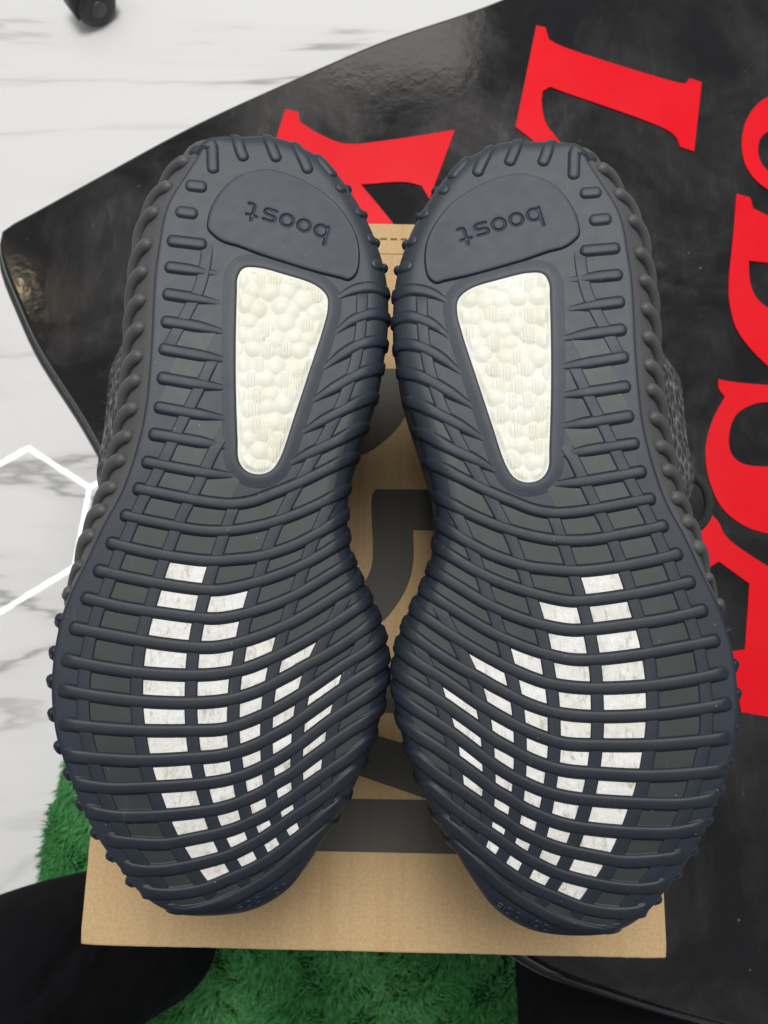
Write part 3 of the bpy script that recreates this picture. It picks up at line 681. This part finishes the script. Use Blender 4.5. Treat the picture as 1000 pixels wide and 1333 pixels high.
vmin, vmax = OUT[:, 1].min(), OUT[:, 1].max()
def mid_u(v):
    out = []
    for y in np.atleast_1d(v) + 1e-5:
        c = []
        for k in range(NO):
            a, b = OUT[k], OUT[(k + 1) % NO]
            if (a[1] - y) * (b[1] - y) < 0: c.append(a[0] + (b[0] - a[0]) * (y - a[1]) / (b[1] - a[1]))
        out.append((min(c) + max(c)) / 2)
    return np.array(out)
SPV = np.clip(OUT[:, 1], vmin + 40, vmax - 40)
SPINE = np.stack([mid_u(SPV), SPV], 1)

def curve_fn(pts, axis):
    """a traced line as a function of u (axis 0) or v (axis 1), straight beyond its ends"""
    P = catmull(pts, 1.0); P = P[np.argsort(P[:, axis])]
    a, b = P[:, axis], P[:, 1 - axis]
    k = min(6, len(a) - 1)
    s0 = (b[k] - b[0]) / (a[k] - a[0] + 1e-9); s1 = (b[-1] - b[-1 - k]) / (a[-1] - a[-1 - k] + 1e-9)
    def f(x):
        x = np.asarray(x, float); y = np.interp(x, a, b)
        y = np.where(x < a[0], b[0] + s0 * (x - a[0]), y)
        return np.where(x > a[-1], b[-1] + s1 * (x - a[-1]), y)
    f.lo, f.hi = a[0], a[-1]
    return f
RIBF = {k: curve_fn(p, 0) for k, p in SHOE_RIBS.items()}
STRF = {k: curve_fn(p, 1) for k, p in SHOE_STRIPS.items()}

def patch(i, j, a, b, nu=9, nv=7, lift=0.3):
    """plan grid of the cell between ribs i, j and strips a, b (functions of v)"""
    p, q = np.meshgrid(np.linspace(0, 1, nu), np.linspace(0, 1, nv))
    fi, fj = RIBF[i], RIBF[j]
    v = np.full(p.shape, float(fi((a(0.0) + b(0.0)) / 2)))
    for _ in range(14):
        u = a(v) * (1 - p) + b(v) * p
        v = fi(u) * (1 - q) + fj(u) * q
    return np.stack([u, v], -1)

RIBW, RIBH = 4.2, 1.05
def sweep_path(uv, tail=None, head=None, step=1.3):
    P = catmull(uv, step)
    Z = S(P); N = SN(P)
    Q = np.c_[P, Z]
    def run(end, hs):
        i = nearest(end[None])[0][0]
        pts = [wall(i, h) for h in hs]; nn = np.array([NRM[i][0], NRM[i][1], 0.12])
        return np.array(pts), np.repeat((nn / np.linalg.norm(nn))[None], len(pts), 0)
    if tail is not None:
        # step over the rounded edge, then down the side
        i = nearest(P[-1:])[0][0]; e = OUT[i]
        m = np.array([P[-1] * (1 - t) + e * t for t in (0.5, 0.97)])
        tq, tn = run(e, tail)
        Q = np.vstack([Q, np.c_[m, S(m)], tq]); N = np.vstack([N, SN(m), tn])
    if head is not None:
        i = nearest(P[:1])[0][0]; e = OUT[i]
        m = np.array([P[0] * (1 - t) + e * t for t in (0.97, 0.5)])
        hq, hn = run(e, head[::-1])
        Q = np.vstack([hq, np.c_[m, S(m)], Q]); N = np.vstack([hn, SN(m), N])
    keep = np.r_[True, np.linalg.norm(np.diff(Q, axis=0), axis=1) > 0.25]
    Q, N = Q[keep], N[keep]
    QN = np.c_[Q, N]
    d = np.r_[0, np.cumsum(np.linalg.norm(np.diff(Q, axis=0), axis=1))]
    s = np.linspace(0, d[-1], max(6, int(d[-1] / step)))
    QN = np.stack([np.interp(s, d, QN[:, k]) for k in range(6)], 1)
    N = QN[:, 3:]; N /= np.linalg.norm(N, axis=1)[:, None]
    return QN[:, :3], N, s

def sweep(Q, N, s, width, height, flat=False, cap0=True, cap1=True, fade0=0, fade1=0, sink=0.5):
    n = len(Q); L = s[-1]
    # extra stations at both ends make round caps
    r = width / 2
    if cap0 or cap1:
        ext = [0.02, 0.10, 0.25, 0.5, 0.75]
        st = np.unique(np.r_[s, [r * e for e in ext] if cap0 else [], [L - r * e for e in ext] if cap1 else []])
        Q = np.stack([np.interp(st, s, Q[:, k]) for k in range(3)], 1)
        N = np.stack([np.interp(st, s, N[:, k]) for k in range(3)], 1); N /= np.linalg.norm(N, axis=1)[:, None]
        s = st
    T = np.gradient(Q, axis=0); T /= np.linalg.norm(T, axis=1)[:, None] + 1e-9
    B = np.cross(N, T); B /= np.linalg.norm(B, axis=1)[:, None] + 1e-9
    sc = np.ones(len(s))
    if cap0: sc *= np.sqrt(np.clip(1 - np.clip(1 - s / r, 0, 1) ** 2, 0.0, 1))
    if cap1: sc *= np.sqrt(np.clip(1 - np.clip(1 - (L - s) / r, 0, 1) ** 2, 0.0, 1))
    hs = sc.copy(); ws = sc.copy()
    if fade0:
        hs *= smoothstep(s, -1, fade0)
        if not flat and fade0 > 8: ws *= 0.3 + 0.7 * smoothstep(s, -1, fade0)
    if fade1:
        hs *= smoothstep(L - s, -1, fade1)
        if not flat: ws *= 0.35 + 0.65 * smoothstep(L - s, -1, fade1)
    if flat:
        cs = [(-1.0, -1), (-1.0, 0.0), (-0.97, 0.55), (-0.86, 0.93), (-0.7, 1), (0, 1.04), (0.7, 1), (0.86, 0.93), (0.97, 0.55), (1.0, 0.0), (1.0, -1)]
    else:
        half = [(-1.26, -1), (-1.2, 0.07), (-1.08, 0.16), (-1.0, 0.34), (-0.93, 0.56), (-0.80, 0.79), (-0.56, 0.94), (-0.28, 0.99)]
        cs = half + [(0.0, 1.0)] + [(-x, y) for x, y in half[::-1]]
    V = []
    for x, y in cs:
        off = (height * y * hs) if y >= 0 else -sink * np.ones(len(s))
        V.append(Q + B * (x * r * ws)[:, None] + N * off[:, None])
    V = np.array(V)                       # (section, station, 3)
    return V.reshape(-1, 3), grid_faces(len(cs), len(s))

LETTERS = {}
def _arc(cx, cy, rx, ry, a0, a1, n=18):
    t = np.radians(np.linspace(a0, a1, n)); return [(cx + rx * math.cos(q), cy + ry * math.sin(q)) for q in t]
LETTERS['o'] = [_arc(.5, .5, .44, .46, 0, 360, 30)]
LETTERS['b'] = [[(.06, 1.5), (.06, .04)], _arc(.5, .5, .44, .46, 0, 360, 30)]
LETTERS['d'] = [[(.94, 1.5), (.94, .04)], _arc(.5, .5, .44, .46, 0, 360, 30)]
LETTERS['a'] = [[(.94, 1.0), (.94, .04)], _arc(.5, .5, .44, .46, 0, 360, 30)]
LETTERS['i'] = [[(.5, 1.0), (.5, .04)], [(.5, 1.35), (.5, 1.42)]]
LETTERS['s'] = [[(.86, .93), (.30, .95)] + _arc(.30, .73, .22, .22, 100, 260, 10) + [(.7, .5)] + _arc(.68, .27, .22, .22, 80, -80, 10) + [(.12, .05)]]
LETTERS['t'] = [[(.42, 1.35), (.42, .25)] + _arc(.62, .24, .2, .2, 180, 280, 8) + [(.85, .06)], [(.1, .95), (.82, .95)]]
def text_strokes(word, start, end, xh, adv=None, tall=1.0):
    """strokes of a word whose first and last letter centres are given, plan mm; letters stand upside down to the reader"""
    s, e = np.array(start, float), np.array(end, float)
    d = (e - s) / np.linalg.norm(e - s); up = np.array([-d[1], d[0]])
    n = len(word); pitch = np.linalg.norm(e - s) / (n - 1); w = pitch * 0.80
    out = []
    for k, ch in enumerate(word):
        c = s + d * pitch * k
        for st in LETTERS[ch]:
            out.append(np.array([c + d * ((x - .5) * w) + up * ((y - .5) * xh) for x, y in st]))
    return out
def stroke_dist(P, strokes):
    best = np.full(len(P), 1e9)
    for st in strokes:
        for a, b in zip(st[:-1], st[1:]):
            ab = b - a; t = np.clip(((P - a) @ ab) / (ab @ ab + 1e-9), 0, 1)
            best = np.minimum(best, np.linalg.norm(P - a - t[:, None] * ab, axis=1))
    return best
def poly_sd(P, poly):
    """signed distance, positive inside"""
    A = poly; B = np.roll(poly, -1, 0); D = B - A; inside = np.zeros(len(P), bool); best = np.full(len(P), 1e9)
    for a, b, d in zip(A, B, D):
        t = np.clip(((P - a) @ d) / (d @ d + 1e-12), 0, 1)
        best = np.minimum(best, np.linalg.norm(P - a - t[:, None] * d, axis=1))
        c = ((a[1] > P[:, 1]) != (b[1] > P[:, 1]))
        if abs(d[1]) > 1e-12: inside ^= c & (P[:, 0] < d[0] * (P[:, 1] - a[1]) / d[1] + a[0])
    return np.where(inside, best, -best)
def height_patch(poly, margin, res, fn):
    """a dense sheet over an outline: fn(P, signed distance) -> height above the sole; sheet kept where sd > -margin"""
    lo, hi = poly.min(0) - margin - res, poly.max(0) + margin + res
    nx, ny = [int(k) + 2 for k in (hi - lo) / res]
    X, Y = np.meshgrid(lo[0] + np.arange(nx) * res, lo[1] + np.arange(ny) * res)
    P = np.c_[X.ravel(), Y.ravel()]
    sd = poly_sd(P, poly); Z = S(P) + fn(P, sd)
    ok = sd > -margin
    F = [q for q in grid_faces(ny, nx) if ok[q[0]] and ok[q[1]] and ok[q[2]] and ok[q[3]]]
    used = np.unique(np.array(F).ravel()); mp = -np.ones(len(P), int); mp[used] = np.arange(len(used))
    F = mp[np.array(F)].tolist()
    return np.c_[P, Z][used], [tuple(q) for q in F]

PAD = catmull(np.array(SHOE_PAD), 1.0, True)
WIN = catmull(np.array(SHOE_WINDOW), 1.0, True)
ROWS = ['F%d' % k for k in range(12, 28)]
ORDER_L = ['L%d' % k for k in range(3, 12)] + ROWS

def make_shoe(mirror, pose, name, label):
    sg = -1.0 if mirror else 1.0
    Mx = pose_matrix(pose)
    org = Vector(pose[0]) - Mx @ Vector((0, 0, BASE_H))
    root = empty(name, org, Mx.to_euler())
    tag(root, label, 'shoe', 'pair of shoes lying soles up')
    lr = np.random.default_rng(5 if mirror else 3)
    def put(pname, V, F, mat, parent=None, smooth=True):
        V = np.asarray(V, float) / 1000
        V = V * np.array([sg, 1, 1]) + np.array([0, 0, BASE_H])
        return mesh_obj(pname, V, F, mat, parent or root, smooth, uvflip=mirror)

    # --- sole plate: rings from the outline in to the spine
    ts = np.r_[0, 0.002, 0.006, 0.013, 0.025, 0.04, 0.06, 0.085, 0.115, np.linspace(0.15, 1, 24)]
    rings = []
    for t in ts:
        P = OUT * (1 - t) + SPINE * t
        z = S(P)
        if t == 0: z = profile(OUT[:, 1]) - RAD
        rings.append(np.c_[P, z])
    V = np.vstack(rings)
    put('sole_plate', V, [tuple(reversed(q)) if False else q for q in grid_faces(len(ts), NO, True)], M['sole'])
    # --- midsole side wall
    hs = [0, 0.4, 0.8, 1.3, 2, 3, 5, 8, 11, 14, 17, 20, 23, WALL_H]
    V = np.vstack([np.array([wall(i, h) for i in range(NO)]) for h in hs])
    put('midsole_wall', V, [tuple(reversed(q)) for q in grid_faces(len(hs), NO, True)], M['wall'])
    # --- knitted upper, resting on the lid
    lev = [(20, -2.0, 0), (27, 0.5, 0), (36, 3.0, 0), (46, 3.5, 0.0), (58, 1.0, 0.02), (70, -3, 0.06), (82, -6, 0.14), (92, -8, 0.30), (98, -8, 0.6), (100, -8, 0.97)]
    bul = lat * smoothstep(vv, -10, 28) * (1 - smoothstep(vv, 72, 108))
    tuck = np.maximum(5.0 * (1 - smoothstep(vv, -10, 40)), 9.0 * (1 - lat))
    loops = []
    zl = (LID_Z + 0.0006 - pose[0][2]) * 1000
    row = np.array(Mx)[2]
    for h, o_, tt in lev:
        b = o_ - tuck + FLARE * 0.8 + bul * (19.0 if mirror else 13.5) * smoothstep(h, 24, 52)
        P = OUT + NRM * b[:, None]
        P = P * (1 - tt) + SPINE * tt
        z = profile(OUT[:, 1]) - RAD - h
        # rest on the lid: world height never below it
        zmin = (zl - row[0] * sg * P[:, 0] - row[1] * P[:, 1]) / row[2]
        loops.append(np.c_[P, np.maximum(z, zmin + 0.02 * (100 - h))])
    V = np.vstack(loops)
    put('knit_upper', V, [tuple(reversed(q)) for q in grid_faces(len(lev), NO, True)], M['knit'])

    # --- loose fibres on the knit
    sel = np.where(bul > 0.3)[0]; nf = 420
    li = lr.integers(2, 6, nf); ii = lr.choice(sel, nf)
    p0 = np.array([loops[a_][b_] for a_, b_ in zip(li, ii)])
    p0 += (np.array([loops[a_ + 1][b_] for a_, b_ in zip(li, ii)]) - p0) * lr.random((nf, 1))
    dr = np.c_[NRM[ii], lr.normal(0, 0.4, nf)] + lr.normal(0, 0.5, (nf, 3))
    ln_ = lr.uniform(0.5, 2.0, (nf, 1)); sd_ = np.cross(dr, [0, 0, 1.0]); sd_ /= np.linalg.norm(sd_, axis=1)[:, None]
    bend = p0 + dr * ln_ * 0.6 + lr.normal(0, 0.3, (nf, 3)); tip = p0 + dr * ln_ + lr.normal(0, 0.5, (nf, 3))
    Vf = np.stack([p0 - sd_ * 0.05, p0 + sd_ * 0.05, bend - sd_ * 0.045, bend + sd_ * 0.045, tip], 1).reshape(-1, 3)
    ix = np.arange(nf)[:, None] * 5
    fz = put('knit_fuzz', Vf, [tuple(q) for q in (ix + [0, 1, 3, 2]).tolist()] + [tuple(q) for q in (ix + [2, 3, 4]).tolist()], M['fuzz'])
    fz['kind'] = 'stuff'

    # --- ribs that cross the sole
    for k, uv in SHOE_RIBS.items():
        full = k[0] == 'F'; num = int(k[1:])
        tail = [2.0, 4.5, 7.0] if (full or k[0] == 'M') else None
        Q, N, s = sweep_path(uv, tail=tail)
        Vv, Fv = sweep(Q, N, s, RIBW * (0.97 + 0.06 * lr.random()), 1.0 if k in ('L1', 'L2') else RIBH, fade0=13 if k[0] == 'M' else (4 if full and num >= 18 else 0),
                       fade1=13 if (k[0] == 'L' and num >= 4) else 0)
        put('tread_rib', Vv, Fv, M['sole' if k in ('L1', 'L2') else 'rib'])
    # --- short lugs round the heel
    for n_, uv in enumerate(SHOE_LUGS):
        Q, N, s = sweep_path(uv, head=[1.5, 4, 6] if n_ < 5 else None, tail=None)
        Vv, Fv = sweep(Q, N, s, 4.0, 1.0)
        put('heel_lug', Vv, Fv, M['sole'])
        if n_ >= 5:                            # round nub just over the edge
            i = nearest(np.array(uv[-1:]))[0][0]
            path = np.array([wall(i, h_) + np.r_[NRM[i] * 0.1, 0] for h_ in np.linspace(-2.5, 2.5, 9)])
            e_ = np.linspace(-1, 1, 9)
            tube('edge_nub', path / 1000 * np.array([sg, 1, 1]) + np.array([0, 0, BASE_H]), 0.0019 * np.sqrt(1 - (e_ * 0.985) ** 2), M['rubber'], root, 10)
    # --- lengthwise strips under the ribs
    for k, uv in SHOE_STRIPS.items():
        Q, N, s = sweep_path(uv)
        Vv, Fv = sweep(Q, N, s, 4.45, 0.36 if k == 'S0' else 0.62, flat=True, cap0=False, cap1=False, fade0=3 if k == 'S4' else 6, fade1=5)
        put('tread_strip', Vv, Fv, M['rubber'])

    # --- recessed cells between ribs and strips
    def cell(i, j, a, b, kind):
        G = patch(i, j, a, b, 22 if kind == 'pod' else 9, 9 if kind == 'pod' else 7)
        P = G.reshape(-1, 2); Z = S(P) + (0.16 if kind == 'pod' else 0.12)
        if kind == 'pod':
            ph = lr.uniform(0, 6.28, 3); gx = lr.random() < 0.45
            pp, qq = np.meshgrid(np.linspace(0, 1, G.shape[1]), np.linspace(0, 1, G.shape[0]))
            ed = (smoothstep(np.minimum(pp, 1 - pp), 0.26, 0.42) * smoothstep(np.minimum(qq, 1 - qq), 0.34, 0.46)).ravel()
            Z = Z + ed * (0.05 + 0.10 * np.sin(P[:, 0] * 1.3 + ph[0]) * np.sin(P[:, 1] * 1.7 + ph[1]))
            if gx: Z = Z + ed * 0.08 * np.sin(P[:, 0] * 5.2 + ph[2]) * smoothstep(np.sin(P[:, 0] * 0.9 + ph[0]), 0.0, 0.5)
        F = grid_faces(G.shape[0], G.shape[1])
        F = [tuple(reversed(q)) for q in F]
        put('foam_pod' if kind == 'pod' else 'smoky_panel', np.c_[P, Z], F, M['pod' if kind == 'pod' else 'panel'])
    first = {('S2', 'S3'): 14, ('S3', 'S4'): 15, ('S4', 'S5'): 17, ('S5', 'S6'): 18, ('S6', 'S7'): 20}
    last = {('S2', 'S3'): 25, ('S3', 'S4'): 25, ('S4', 'S5'): 25, ('S5', 'S6'): 25, ('S6', 'S7'): 23}
    names = ['S1', 'S2', 'S3', 'S4', 'S5', 'S6', 'S7']
    start = {('S1', 'S2'): 12, ('S2', 'S3'): 12, ('S3', 'S4'): 12, ('S4', 'S5'): 13, ('S5', 'S6'): 17, ('S6', 'S7'): 19}
    stop = {('S6', 'S7'): 24, ('S5', 'S6'): 25}
    for a, b in zip(names[:-1], names[1:]):
        for r in range(start[(a, b)], stop.get((a, b), 26) + 1):
            pod = (a, b) in first and first[(a, b)] <= r <= last[(a, b)]
            cell('F%d' % r, 'F%d' % (r + 1), STRF[a], STRF[b], 'pod' if pod else 'panel')
    def shift(k, du): return lambda v: STRF[k](v) + du
    for r in (10, 11):                         # beside the foot of the foam window
        cell('L%d' % r, 'L11' if r == 10 else 'F12', STRF['S1'], STRF['S2'] if r == 11 else shift('S1', 15), 'panel')
    cell('L11', 'F12', STRF['S2'], shift('S2', 14), 'panel')
    cell('L7', 'L8', shift('S1', -13), STRF['S1'], 'panel')
    cell('L8', 'L9', shift('S1', -12), STRF['S1'], 'panel')
    cell('L9', 'L10', STRF['S1'], shift('S1', 14), 'panel')
    cell('L6', 'L7', shift('S0', 2), shift('S0', 14), 'panel')
    # outer cells towards the inner flank of the shoe
    def rim(v):
        v = np.asarray(v, float); m = OUT[:, 0] > np.interp(OUT[:, 1], np.sort(SPV), SPINE[np.argsort(SPV), 0])
        o_ = OUT[m]; o_ = o_[np.argsort(o_[:, 1])]
        return np.interp(v, o_[:, 1], o_[:, 0]) - 6.0
    for i, j in (('M5', 'M6'), ('M6', 'F12'), ('F12', 'F13')): cell(i, j, STRF['S4'], rim, 'panel')
    for r in range(13, 17): cell('F%d' % r, 'F%d' % (r + 1), STRF['S5'], rim, 'panel')
    for r in range(17, 19): cell('F%d' % r, 'F%d' % (r + 1), STRF['S6'], rim, 'panel')
    for r in range(19, 24): cell('F%d' % r, 'F%d' % (r + 1), STRF['S7'], rim, 'panel')

    # --- heel pad with the sunken word
    a, b = np.array(SHOE_TEXT[0]), np.array(SHOE_TEXT[1])
    if mirror: a, b = b, a
    def to_plan(P):                      # text is never mirrored: work in the shoe's own plan
        return P * np.array([sg, 1])
    strokes = text_strokes('boost', to_plan(a), to_plan(b), 5.1)
    def pad_h(P, sd):
        z = -0.5 + 1.5 * smoothstep(sd, -0.5, 0.75) + 0.25 * np.exp(-((sd - 0.4) / 0.5) ** 2)
        d = stroke_dist(to_plan(P), strokes)
        z = z - 0.55 * (1 - smoothstep(d, 0.28, 0.52)) + 0.10 * np.exp(-((d - 0.75) / 0.2) ** 2)
        return z
    Vv, Fv = height_patch(PAD, 0.9, 0.27, pad_h)
    put('heel_pad', Vv, Fv, M['pad'])
    # --- smooth rim round the foam window
    def rim_h(P, sd):
        o_ = -sd
        return np.where(o_ < 1.4, -0.1 + 0.55 * smoothstep(o_, -0.3, 1.4), 0.45 * (1 - smoothstep(o_, 1.6, 6.5)) - 0.2 * smoothstep(o_, 5.0, 7.5))
    lo = 8.0
    Vv, Fv = height_patch(WIN, lo, 0.5, rim_h)
    inner = poly_sd(Vv[:, :2], WIN) < 0.6
    Fv = [q for q in Fv if inner[q[0]] and inner[q[1]] and inner[q[2]] and inner[q[3]]]
    put('window_rim', Vv, Fv, M['sole'])
    # --- the foam window: packed beads with moulded comb marks
    lo_, hi_ = WIN.min(0) - 4, WIN.max(0) + 4
    pts = []
    for ry, y in enumerate(np.arange(lo_[1], hi_[1], 5.6)):
        for x in np.arange(lo_[0] + (ry % 2) * 3.1, hi_[0], 6.2):
            pts.append((x + lr.normal(0, 0.95), y + lr.normal(0, 0.95)))
    pts = np.array(pts); amp = lr.uniform(0.55, 0.95, len(pts)); comb = lr.random(len(pts)) < 0.38
    def foam_h(P, sd):
        d = np.linalg.norm(P[:, None] - pts[None], axis=2); o_ = np.sort(d, axis=1); k = d.argmin(1)
        hh = amp[None] * 0.8 + 0.55 - (d / 3.3) ** 2 * 0.62
        z = np.log(np.exp(np.clip(hh, -4, None) * 8).sum(1)) / 8 - 0.30
        z = np.maximum(z, 0.06)
        rel = P - pts[k]
        cm = comb[k] * (1 - smoothstep(abs(rel[:, 0]), 1.7, 2.0)) * (1 - smoothstep(abs(rel[:, 1]), 2.5, 3.0))
        z = z * (1 - 0.45 * cm) + cm * (0.25 + 0.26 * np.cos(rel[:, 0] * 2 * np.pi / 1.05))
        return 0.12 + z * smoothstep(sd, -0.2, 1.8)
    Vv, Fv = height_patch(WIN, 0.8, 0.24, foam_h)
    put('foam_window', Vv, Fv, M['foam'])

    # --- rope-like ridges down the outer side wall
    for q in SHOE_SIDE:
        i = nearest(np.array([q]))[0][0]
        step = 1 if OUT[(i + 6) % NO, 1] < OUT[i, 1] else -1
        lean = 1.0 if q[1] > -10 else 0.45
        path = []
        for h, ds in ((3.0, 0), (6, 0.4), (10, 2.0), (14, 5.0), (18, 9.0), (22, 13.0)):
            k = (i + step * int(round(ds * lean / 1.62))) % NO
            w_ = wall(k, h); path.append(w_ + np.r_[NRM[k] * 0.25, 0])
        path = catmull(np.array(path), 0.9)
        V_ = path / 1000 * np.array([sg, 1, 1]) + np.array([0, 0, BASE_H])
        n_ = len(V_); e_ = np.linspace(0, 1, n_)
        rad = (0.0028 if q[1] > -5 else 0.0019) * np.sqrt(np.clip(1 - np.clip(1 - e_ / 0.12, 0, 1) ** 2, 0.02, 1)) * np.sqrt(np.clip(1 - np.clip(1 - (1 - e_) / 0.15, 0, 1) ** 2, 0.02, 1))
        tube('side_ridge', V_, rad, M['wall'] if q[1] > -20 else M['rubber'], root, 10)

    # --- small raised word on the toe
    a, b = np.array(SHOE_TOE[0]), np.array(SHOE_TOE[1])
    if mirror: a, b = b, a
    for st in text_strokes('adidas', to_plan(a), to_plan(b), 2.4):
        st = to_plan(st)
        P = resample(st, 0.4) if len(st) > 1 else st
        if len(P) < 3: continue
        Q = np.c_[P, S(P)]; N = SN(P); s = np.r_[0, np.cumsum(np.linalg.norm(np.diff(Q, axis=0), axis=1))]
        Vv, Fv = sweep(Q, N, s, 0.5, 0.28, cap0=False, cap1=False, sink=0.3)
        put('toe_letter', Vv, Fv, M['rubber'])
    return root, Mx, org

make_shoe(False, POSE_LEFT, 'left_shoe', 'upturned sneaker sole on the left half of the cardboard box')
right, RM, RO = make_shoe(True, POSE_RIGHT, 'right_shoe', 'upturned sneaker sole on the right, with a lace loop showing')
right.name = 'sneaker'
for o_ in list(col.objects):
    if o_.name == 'left_shoe': o_.name = 'sneaker'
# lace loop beside the right shoe
lp = np.array([(0.1358, 0.0914), (0.1409, 0.0912), (0.145, 0.0866), (0.1468, 0.079), (0.1453, 0.072), (0.1412, 0.0678), (0.1352, 0.0664)])
lz = np.array([0.034, 0.036, 0.037, 0.036, 0.034, 0.032, 0.030])
W_ = np.c_[lp, lz + LID_Z]
W_ = catmull(W_, 0.0015)
inv = np.array(RM.transposed())
loc = (W_ - np.array(RO)) @ inv.T
tube('lace', loc, 0.0021, M['lace'], right, 12)

# ------------------------------------------------------------------ seated person: trousered legs below the box, unseen torso added for shade
def person():
    root = empty('person', (0.0, -0.55, 0.0))
    tag(root, 'person in black trousers sitting at the table, legs below the box, unseen torso added for shade', 'person')
    base = np.array([0.0, -0.55, 0.0])
    V = [((0.0, -0.64, 0.44), 0.16), ((-0.14, -0.56, 0.42), 0.10), ((-0.30, -0.36, 0.385), 0.085), ((-0.315, -0.235, 0.35), 0.085), ((-0.255, -0.235, 0.20), 0.075), ((-0.215, -0.25, 0.06), 0.07),
         ((0.14, -0.56, 0.42), 0.10), ((0.19, -0.42, 0.33), 0.085), ((0.18, -0.27, 0.30), 0.085), ((0.19, -0.25, 0.19), 0.075), ((0.20, -0.25, 0.06), 0.07), ((0.0, -0.64, 0.70), 0.17), ((0.0, -0.57, 0.95), 0.18), ((0.0, -0.53, 1.06), 0.11)]  # closing points: unseen torso, added to shade the rug between the legs
    E_ = [(0, 1), (1, 2), (2, 3), (3, 4), (4, 5), (0, 6), (6, 7), (7, 8), (8, 9), (9, 10), (0, 11), (11, 12), (12, 13)]
    me = bpy.data.meshes.new('trousers')
    me.from_pydata([tuple(np.array(p) - base) for p, r in V], E_, [])
    me.materials.append(M['trouser'])
    o = bpy.data.objects.new('trousers', me); col.objects.link(o); o.parent = root
    sk = o.modifiers.new('skin', 'SKIN'); sk.use_smooth_shade = True
    for k, (p, r) in enumerate(V):
        me.skin_vertices[0].data[k].radius = (r, r)
    me.skin_vertices[0].data[0].use_root = True
    sb = o.modifiers.new('sub', 'SUBSURF'); sb.levels = 2; sb.render_levels = 3
person()
